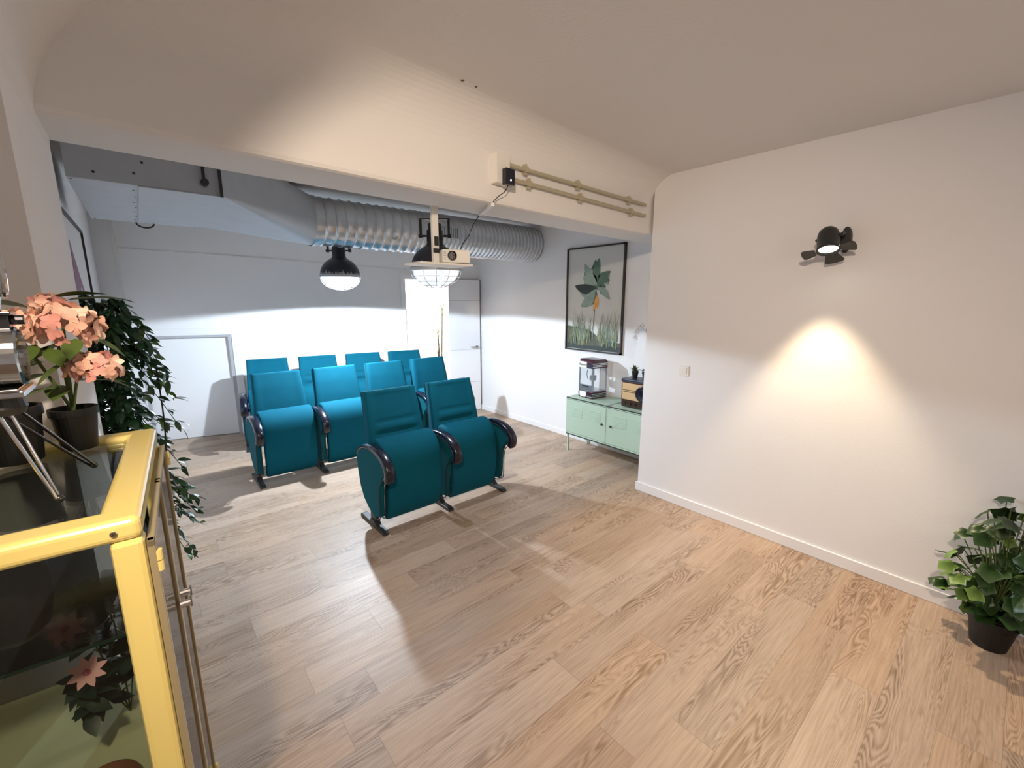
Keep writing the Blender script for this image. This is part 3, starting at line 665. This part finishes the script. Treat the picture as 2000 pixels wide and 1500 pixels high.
def text(txt, M, size, m, parent, name, shear=0):
    cu = bpy.data.curves.new(name, 'FONT'); cu.body = txt; cu.size = size; cu.extrude = .0006; cu.shear = shear; cu.align_x = 'CENTER'; cu.align_y = 'CENTER'; cu.materials.append(m)
    o = bpy.data.objects.new(name, cu); COL.objects.link(o)
    dg = bpy.context.evaluated_depsgraph_get(); me = bpy.data.meshes.new_from_object(o.evaluated_get(dg)); COL.objects.unlink(o); bpy.data.objects.remove(o)
    o = bpy.data.objects.new(name, me); COL.objects.link(o); o.parent = parent; o.matrix_local = M; return o
TM = Matrix(((0, 0, -1, -hx-.0175), (-1, 0, 0, .042), (0, 1, 0, .372), (0, 0, 0, 1)))
text('Popcorn', TM, .034, BLACKM, fl, 'lettering', .35)
# radio
WOODD = mat('dark_walnut', (.035, .015, .008), .35, coat=.3, var=.3, vscale=8); CANE = mat('woven_grille_cloth', (.62, .42, .22), .8, bump=.4, bscale=300, var=.1, vscale=200)
NAVY = mat('dark_lid', (.018, .02, .045), .35)
t = thing('radio', 'retro dark wood radio with tan grille cloth on the mint sideboard, partly behind the wall', 'radio', (3.63, 2.15, SZ), 0)
obj('case', bx((0, 0, 0), (.20, .43, .29)), WOODD, t, bevel=.025)
obj('lid', bx((-.002, .004, .262), (.20, .432, .293)), NAVY, t, bevel=.012)
bm = B(); box(bm, (-.006, .02, .185), (.0, .405, .252)); box(bm, (-.006, .02, .085), (.0, .405, .160)); obj('grille_cloth', bm, CANE, t)
bm = B(); box(bm, (-.009, .02, .168), (.0, .405, .178)); obj('grille_bar', bm, CANE, t)
obj('tuning_dial', lathe(B(), [(.001, .018), (.06, .018), (.066, .022), (.078, .02), (.082, 0)], 32, Matrix.Translation((-.002, .165, .165)) @ Matrix.Rotation(-PI/2, 4, 'Y')), BLACKP, t, smooth=True)
for y in (.37, .31, .25, .10, .04): obj('knob', lathe(B(), [(.001, .012), (.013, .012), (.014, 0)], 16, Matrix.Translation((0, y, .045)) @ Matrix.Rotation(-PI/2, 4, 'Y')), WOODD, t)
def pot(t, r1, r0_, h, m=POT):
    obj('pot', lathe(B(), [(.001, 0), (r0_, 0), (r1*.97, h*.82), (r1*1.05, h*.83), (r1*1.05, h), (r1*.92, h), (r1*.9, h*.86), (.001, h*.86)], 32), m, t)
    obj('soil', lathe(B(), [(.001, h*.9), (r1*.93, h*.88)], 20), SOIL, t)
t = thing('small_potted_plant', 'small reddish leafy plant in a dark pot on top of the radio', 'plant', (3.75, 2.50, .924)); pot(t, .034, .024, .065)
rng = random.Random(7); bm = B()
for i in range(34):
    a = rng.uniform(0, 2*PI); e = rng.uniform(.3, 1.3); p = Vector((0, 0, rng.uniform(.05, .08))); d = Vector((math.cos(a)*math.cos(e), math.sin(a)*math.cos(e), math.sin(e)))
    leaf(bm, frameM(p+d*.012, d), rng.uniform(.04, .075), .02, mi=rng.randint(0, 1))
obj('foliage', bm, [mat('rust_leaf', (.12, .05, .035), .6), HLEAF], t)
t = thing('orchid', 'white orchid spray in a pot on the radio, mostly hidden behind the wall', 'plant', (3.76, 2.385, .924)); pot(t, .035, .026, .065)
pts_ = smoothpath([(0, 0, .06), (.0, .0, .25), (0, .01, .42), (-.01, .03, .52), (-.02, .07, .53), (-.02, .115, .46), (-.02, .135, .38)], 6); obj('stem', tube(B(), pts_, .002, 6), GSTEM, t)
bm = B()
for i in range(10):
    p = pts_[len(pts_)-1-i*2]; M0 = Matrix.Translation(p) @ Euler((rng.uniform(-.6, .6), rng.uniform(-.6, .6), rng.uniform(0, 6))).to_matrix().to_4x4() @ Matrix.Rotation(PI/2, 4, 'X')
    for k in range(5): leaf(bm, M0 @ Matrix.Rotation(2*PI*k/5, 4, 'Z'), .031, .022, .1, mi=0, n=3)
obj('blossom', bm, mat('orchid_white', (.8, .78, .8), .6), t)
bm = B()
for i in range(7): a = i*2.4; leaf(bm, frameM((0, 0, .065), (math.cos(a), math.sin(a), .8)), .09, .035, .5)
obj('foliage', bm, ILEAF, t)

# ------------------------------------------------------------------ dracaena in the hall
P0 = Vector((3.66, 6.15, 0))
t = thing('dracaena', 'tall thin dracaena with spiky tufts seen through the doorway', 'plant', P0); pot(t, .10, .075, .34)
canes = [(.055, -.01, 1.50, .0), (-.03, .0, 1.14, .02), (-.02, .03, .86, -.02)]
bm = B(); bl = B(); rng = random.Random(3); DLEAF = mat('dracaena_leaf', (.16, .22, .08), .5)
for (dx, dy, h, q) in canes:
    tube(bm, smoothpath([(q*.3, 0, .28), (dx*.4, dy, h*.55), (dx, dy, h)], 5), .008, 6)
    for i in range(30):
        a = rng.uniform(0, 2*PI); e = rng.uniform(-.1, 1.4); leaf(bl, frameM((dx, dy, h+rng.uniform(-.07, .04)), (math.cos(a)*math.cos(e), math.sin(a)*math.cos(e), math.sin(e))), rng.uniform(.12, .22), .012, .35)
obj('cane', bm, STEM, t); obj('foliage', bl, DLEAF, t)

# ------------------------------------------------------------------ right-hand floor plant
t = thing('potted_ivy', 'broad-leaved green plant in a black pot on the floor by the right wall', 'plant', (3.05, -.105, 0)); pot(t, .092, .066, .165)
rng = random.Random(11); bm = B(); st = B()
for i in range(130):
    a = rng.uniform(0, 2*PI); hgt = rng.uniform(.20, .72); rad = rng.uniform(.03, .22)*(1.1-abs(hgt-.36)*1.2)
    if math.cos(a)*rad > .14: a += PI
    tip = Vector((math.cos(a)*rad, math.sin(a)*rad, hgt)); base = Vector((rng.uniform(-.02, .02), rng.uniform(-.02, .02), .14))
    tube(st, smoothpath([base, base.lerp(tip, .5)+Vector((0, 0, .04)), tip], 4), .0025, 5)
    d = Vector((math.cos(a)*.7+rng.uniform(-.5, .5), math.sin(a)*.7+rng.uniform(-.5, .5), rng.uniform(-1.3, .1)))
    lobed(bm, frameM(tip, d, roll=rng.uniform(-.7, .7)), rng.uniform(.030, .056), 1 if rng.random() < .08 else 0)
for (x, y, z) in ((-.19, .13, .40), (-.16, .17, .43), (-.22, .07, .37), (-.13, .13, .36), (-.2, .1, .34)):      # arm reaching over the floor
    tip = Vector((x, y, z)); tube(st, smoothpath([(0, 0, .14), (x*.5, y*.5, .3), tip], 4), .0028, 5); lobed(bm, frameM(tip, (x, y, -.12), roll=rng.uniform(-.5, .5)), .042, 1)
obj('foliage', bm, [ILEAF, ILEAFL], t); obj('stem', st, GSTEM, t)

# ------------------------------------------------------------------ ficus behind the glass cabinet
FX = Vector((-.13, 2.50, 0))
t = thing('ficus_tree', 'tall artificial ficus with small dark leaves behind the yellow cabinet', 'plant', FX); pot(t, .13, .10, .24)
rng = random.Random(21); st = B(); bm = B()
trunk = smoothpath([(0, 0, .2), (.02, .01, .6), (-.01, 0, 1.0), (.01, 0, 1.35), (.02, .0, 1.62)], 6)
tube(st, trunk, [.016-.010*i/len(trunk) for i in range(len(trunk))], 7)
tube(st, smoothpath([(.02, 0, .22), (.10, -.04, .7), (.145, -.06, 1.1), (.15, -.07, 1.42)], 6), .0035, 6)
for i in range(150):
    z = rng.uniform(.62, 1.66); a = rng.uniform(-PI, PI)
    ln = rng.uniform(.12, .27)*(1 if z < 1.5 else .75); droop = rng.uniform(.05, .22); z = max(z, .95) if abs(a) > 2 else z
    p0 = Vector((0, 0, z)); dirx = Vector((math.cos(a), math.sin(a)*.9, 0))
    lim = (-.10) ; end = p0+dirx*ln+Vector((0, 0, .04-droop))
    if end.x < lim: end.x = lim
    tw = smoothpath([p0, p0+dirx*ln*.45+Vector((0, 0, .06)), end], 5); tube(st, tw, .0016, 4)
    for k, p in enumerate(tw[2:]):
        for s in (-1, 1):
            d = (dirx*.6+Vector((rng.uniform(-.7, .7), rng.uniform(-.7, .7), rng.uniform(-.8, .1))))
            if p.x < -.08: d.x = abs(d.x)
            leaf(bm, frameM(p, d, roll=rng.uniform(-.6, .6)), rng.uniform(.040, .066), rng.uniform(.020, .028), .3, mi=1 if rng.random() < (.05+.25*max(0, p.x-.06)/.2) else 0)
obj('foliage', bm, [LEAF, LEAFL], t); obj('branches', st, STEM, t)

# ------------------------------------------------------------------ yellow glass display cabinet
H = 1.382; CW, CD = .40, .575
CM = Matrix.Translation((-.039, .815, 0)) @ Matrix.Rotation(-math.radians(3.2), 4, 'Z')      # origin near right corner; -x to the left, +y away
cab = thing('display_cabinet', 'yellow-framed glass display cabinet in the left foreground', 'cabinet', (0, 0, 0)); cab.matrix_world = CM
def cbx(lo, hi): return bx(lo, hi)
po = .040
for x, y in ((-po, 0), (-CW, 0), (-po, CD-po), (-CW, CD-po)):
    obj('corner_post', bx((x, y, 0), (x+po, y+po, H-.035)), YELLOW, cab, bevel=.008)
bm = B(); rw = .052
def rail(bm, lo, hi): box(bm, lo, hi)
outl = [(-CW, 0), (0, 0), (0, CD), (-CW, CD)]; inn = [(-CW+rw, rw), (-rw, rw), (-rw, CD-rw), (-CW+rw, CD-rw)]
for z, flip in ((H, 0), (H-.036, 1)):
    pass
vo = [[bm.verts.new((x, y, z)) for x, y in outl] for z in (H-.036, H)]; vi = [[bm.verts.new((x, y, z)) for x, y in inn] for z in (H-.036, H)]
for k in range(4):
    j = (k+1) % 4
    bm.faces.new((vo[0][k], vo[0][j], vo[1][j], vo[1][k])); bm.faces.new((vi[0][k], vi[0][j], vi[1][j], vi[1][k]))
    bm.faces.new((vo[1][k], vo[1][j], vi[1][j], vi[1][k])); bm.faces.new((vo[0][k], vo[0][j], vi[0][j], vi[0][k]))
rim = obj('top_rim', bm, YELLOW, cab); md = rim.modifiers.new('bevel', 'BEVEL'); md.width = .011; md.segments = 4; md.limit_method = 'ANGLE'
obj('top_glass', bx((-CW+rw-.004, rw-.004, H-.014), (-rw+.004, CD-rw+.004, H-.009)), GLASS, cab)
obj('screw', lathe(B(), [(.001, .003), (.004, .003), (.0045, 0)], 14, Matrix.Translation((-.032, -.0005, H-.018)) @ Matrix.Rotation(PI/2, 4, 'X')), CHROME, cab)
obj('front_pane', bx((-CW+po-.003, .012, .1), (-po+.003, .016, H-.036)), GLASS, cab)
obj('back_pane', bx((-CW+po-.003, CD-.016, .1), (-po+.003, CD-.012, H-.036)), CGLASS, cab)
obj('left_pane', bx((-CW+.012, po-.003, .1), (-CW+.016, CD-po+.003, H-.036)), CGLASS, cab)
obj('base_tray', bx((-CW+.004, .004, .06), (-.004, CD-.004, .10)), YELLOW, cab, bevel=.004)
SHELF = mat('pale_green_shelf', (.52, .55, .36), .35, var=.06, vscale=6)
obj('lower_shelf', bx((-CW+.02, .02, .78), (-.02, CD-.02, .787)), SHELF, cab)
for y0d, y1d, hy in ((.006, CD/2-.002, .012), (CD/2+.002, CD-.006, CD-.012)):
    bm = B(); f = .012; X0, X1 = 0.001, .011
    box(bm, (X0, y0d, .08), (X1, y0d+f, H-.045)); box(bm, (X0, y1d-f, .08), (X1, y1d, H-.045)); box(bm, (X0, y0d, .08), (X1, y1d, .08+f)); box(bm, (X0, y0d, H-.045-f), (X1, y1d, H-.045))
    d = obj('door', bm, CREAM, cab, bevel=.0015)
    obj('door_pane', bx((X0+.003, y0d+f-.002, .09), (X0+.006, y1d-f+.002, H-.055)), DGLASS, d)
    for z in (H-.10, .30):
        bm = B()
        for q in range(2): rod(bm, (.012, hy, z+q*.018), (.012, hy, z+q*.018+.016), .006, 14)
        obj('hinge', bm, YELLOW, d)
    yl = (y1d-.02) if hy < .1 else (y0d+.02)
    bm = B(); lathe(bm, [(.001, .018), (.007, .018), (.008, 0)], 12, Matrix.Translation((.011, yl, 1.06)) @ Matrix.Rotation(PI/2, 4, 'Y')); box(bm, (.028, yl-.003, 1.05), (.032, yl+.003, 1.072)); obj('lock', bm, CHROME, d)

# things in the cabinet (local positions via CM)
def inC(x, y, z): return CM @ Vector((x, y, z))
t = thing('bowl', 'round brown bowl on the pale lower shelf inside the glass cabinet', 'bowl', inC(-.135, .15, .787))
obj('bowl_body', lathe(B(), [(.001, 0), (.025, 0), (.048, .010), (.057, .028), (.054, .029), (.045, .014), (.001, .006)], 36), mat('brown_wood', (.16, .06, .025), .5, var=.3, vscale=20), t, smooth=True)
obj('upper_shelf', bx((-CW+.02, .02, 1.184), (-.02, CD-.02, 1.189)), CGLASS, cab)
bm = bx((-CW+.02, .0185, 1.184), (-.02, .02, 1.189)); obj('shelf_edge', bm, mat('dark_glass_edge', (.01, .03, .025), .3), cab)
t = thing('dark_vase', 'dark brown rounded vase in the top left of the glass cabinet', 'vase', inC(-.170, .10, 1.1895))
obj('vase_body', lathe(B(), [(.001, 0), (.022, .002), (.038, .02), (.045, .06), (.046, .10), (.04, .125), (.036, .125), (.040, .10), (.036, .04), (.001, .01)], 32), mat('dark_brown_glaze', (.010, .005, .0045), .6), t, smooth=True)
t = thing('flowering_vine', 'dark-leaved vine with pink star flowers inside the glass cabinet', 'plant', inC(-.11, .36, .787))
rng = random.Random(31); st = B(); bl = B(); fb = B()
pts_ = []
VL = mat('vine_leaf', (.012, .035, .022), .45, var=.4, vscale=20)
stems = [[(0, 0, 0), (.0, .02, .2), (-.01, 0, .31), (.02, -.05, .36)], [(0, 0, 0), (-.03, .02, .15), (-.05, 0, .27), (-.04, -.04, .31)], [(0, 0, 0), (.02, .0, .12), (.045, -.03, .24), (.05, -.07, .32)], [(0, 0, 0), (-.03, -.02, .1), (-.05, -.08, .16), (-.04, -.1, .12)]]
for s_ in stems:
    P_ = smoothpath(s_, 7); tube(st, P_, .0016, 5)
    for p in P_[5:]:
        for k in range(3):
            d = Vector((rng.uniform(-1, 1), rng.uniform(-1, .6), rng.uniform(-.6, .5)))
            leaf(bl, frameM(p+Vector((rng.uniform(-.012, .012), rng.uniform(-.02, .02), rng.uniform(-.01, .01))), d, roll=rng.uniform(-.8, .8)), rng.uniform(.030, .048), rng.uniform(.024, .034), .3)
obj('stem', st, GSTEM, t); obj('foliage', bl, VL, t)
toC = Vector((.35, -.75, .55)).normalized()
for p in ((-.045, -.15, .335), (-.035, -.12, .215)):
    fb = B(); q = toC.to_track_quat('Z', 'Y').to_matrix().to_4x4(); M0 = Matrix.Translation(p) @ q
    for k in range(8): leaf(fb, M0 @ Matrix.Rotation(2*PI*k/8, 4, 'Z'), .030, .015, -.15, n=4)
    f = obj('star_flower', fb, PINK, t); fb = lathe(B(), [(.001, .006), (.005, .004), (.006, 0)], 10, M0); obj('flower_centre', fb, mat('rose_centre', (.45, .1, .15), .7), f)

# hydrangea in its pot on the cabinet
t = thing('hydrangea', 'peach pink artificial hydrangea in a black pot on the glass cabinet', 'plant', inC(-.125, .475, H)); pot(t, .038, .029, .090)
rng = random.Random(5); st = B(); bl = B()
heads = [((.012, -.03, .262), .056), ((.05, -.06, .178), .042), ((-.055, -.05, .268), .036), ((-.005, .0, .305), .028)]
for (hp, hr) in heads: tube(st, smoothpath([(0, 0, .08), (hp[0]*.4, hp[1]*.4, .16), hp], 5), .003, 6)
obj('stem', st, GSTEM, t)
for (hp, hr) in heads:
    fb = B()
    for i in range(40):
        z = 1-1.6*(i+.5)/40; r = math.sqrt(max(0, 1-z*z)); a = i*2.39996+rng.uniform(-.2, .2)
        n = Vector((r*math.cos(a), r*math.sin(a), z*.72)); p = Vector(hp)+n*hr*rng.uniform(.86, 1.08)
        n = (n+Vector((rng.uniform(-.5, .5), rng.uniform(-.5, .5), rng.uniform(-.5, .5)))).normalized()
        M0 = Matrix.Translation(p) @ n.to_track_quat('Z', 'Y').to_matrix().to_4x4() @ Matrix.Rotation(rng.uniform(0, 2), 4, 'Z'); mi = rng.choice([0, 0, 1, 2])
        for k in range(4): leaf(fb, M0 @ Matrix.Rotation(PI/2*k, 4, 'Z'), hr*.33, hr*.30, rng.uniform(-.5, .25), n=4, mi=mi, shape=lambda q: [.15, .75, 1, .8, .25][min(4, int(q*4+.01))])
    obj('flower_head', fb, [PETAL, PETAL2, PETAL3], t)
for (p, d, L_) in (((.02, .0, .315), (.55, .2, .1), .10), ((.03, -.07, .24), (-.1, -.5, -.3), .06), ((.05, -.03, .24), (.7, .1, -.5), .07), ((.02, -.06, .20), (-.5, -.4, -.3), .08), ((.02, -.01, .26), (.5, -.45, .3), .075), ((.0, .0, .32), (.6, .0, .15), .085), ((-.02, 0, .22), (-.2, -.8, -.1), .07), ((.015, -.03, .15), (.9, -.5, .1), .09), ((.03, -.02, .16), (.9, -.1, -.3), .08), ((-.01, -.05, .22), (.25, -.8, -.35), .06), ((-.03, 0, .3), (-.8, .1, .25), .08), ((-.02, -.02, .17), (-.6, -.5, -.1), .08), ((.0, -.03, .21), (.7, -.3, -.2), .07), ((-.03, -.04, .23), (-.3, -.6, -.4), .07), ((.01, .0, .23), (-.7, .2, -.3), .08), ((.02, .02, .2), (.8, .4, -.1), .08), ((-.03, .01, .19), (-.9, .1, -.2), .08), ((.01, .02, .29), (.9, .3, -.2), .07), ((-.01, .0, .14), (-.1, -.9, -.15), .07), ((-.02, -.03, .14), (-.7, -.3, -.1), .08)):
    leaf(bl, frameM(p, d, roll=rng.uniform(-.3, .3)), L_, L_*.55, .15, n=6)
obj('foliage', bl, HLEAF, t)
t = thing('dark_planter', 'black round planter behind the tripod legs on the glass cabinet', 'pot', inC(-.21, .44, H)); pot(t, .046, .037, .11)

# decorative projector on a little tripod
TB = Vector((-.178, .965, H)); 
t = thing('ornamental_film_projector', 'small chrome ornamental film projector on a tripod at the left edge', 'ornament', TB, 0)
hub = Vector((0, 0, .165))
feet = [Vector((.042, -.012, .004)), Vector((.073, .150, .004)), Vector((-.095, .06, .004))]
for k, fpt in enumerate(feet):
    bm = B(); side = (fpt-hub).cross(Vector((0, 0, 1))).normalized()
    if k == 1: 
        side = Vector((0, 0, 1)).cross(fpt-hub).normalized()
    rod(bm, hub+side*.014, fpt+side*.0035, .0024, 10); rod(bm, hub-side*.014, fpt-side*.0035, .0024, 10)
    lg = obj('leg', bm, CHROME if k == 0 else DARKCH, t)
    bm = B(); bmesh.ops.create_uvsphere(bm, u_segments=14, v_segments=8, radius=.0065, matrix=Matrix.Translation(fpt+Vector((0, 0, .003)))); obj('foot', bm, DARKCH, lg, smooth=True)
bm = lathe(B(), [(.001, .150), (.026, .150), (.03, .16), (.026, .178), (.001, .178)], 20); obj('tripod_head', bm, BLACKM, t)
obj('platform', bx((-.07, -.045, .178), (.035, .045, .188)), CHROME, t, bevel=.002)
obj('platform_lip', bx((-.06, -.05, .188), (.03, .035, .192)), CHROME, t, bevel=.001)
Mb = Matrix.Translation((-.045, .0, .235)) @ Matrix.Rotation(PI/2, 4, 'Y')
obj('barrel', lathe(B(), [(.001, -.04), (.040, -.04), (.043, -.035), (.040, .03), (.043, .034), (.043, .042), (.040, .046), (.043, .050), (.043, .078), (.039, .080), (.038, .065)], 36, Mb), CHROME, t, smooth=False)
obj('lens', lathe(B(), [(.001, .075), (.02, .074), (.038, .068)], 28, Mb), LENS, t, smooth=True)
bm = B(); box(bm, (-.03, -.012, .272), (.03, .012, .295)); box(bm, (-.04, -.02, .295), (.034, .02, .30)); rod(bm, (.03, 0, .288), (.044, 0, .288), .007); obj('top_block', bm, DARKCH, t, bevel=.001)
for zc, yc, xc in ((.353, -.005, .030), (.33, .075, -.05)):
    Mr_ = Matrix.Translation((xc, yc, zc)) @ Matrix.Rotation(.25, 4, 'Z') @ Matrix.Rotation(PI/2, 4, 'Y')
    bm = B(); tube(bm, [Mr_ @ Vector((.03*math.cos(a), .03*math.sin(a), 0)) for a in [2*PI*k/28 for k in range(29)]], .0035, 8)
    for k in range(3): rod(bm, Mr_ @ Vector((0, 0, 0)), Mr_ @ Vector((.029*math.cos(2*PI*k/3), .029*math.sin(2*PI*k/3), 0)), .0025, 6)
    rod(bm, Mr_ @ Vector((0, 0, -.004)), Mr_ @ Vector((0, 0, .004)), .007, 12)
    rod(bm, Mr_ @ Vector((0, 0, 0)), Vector((min(xc, .02), 0, .298)), .002, 6)
    obj('film_reel', bm, CHROME if zc > .34 else DARKCH, t)
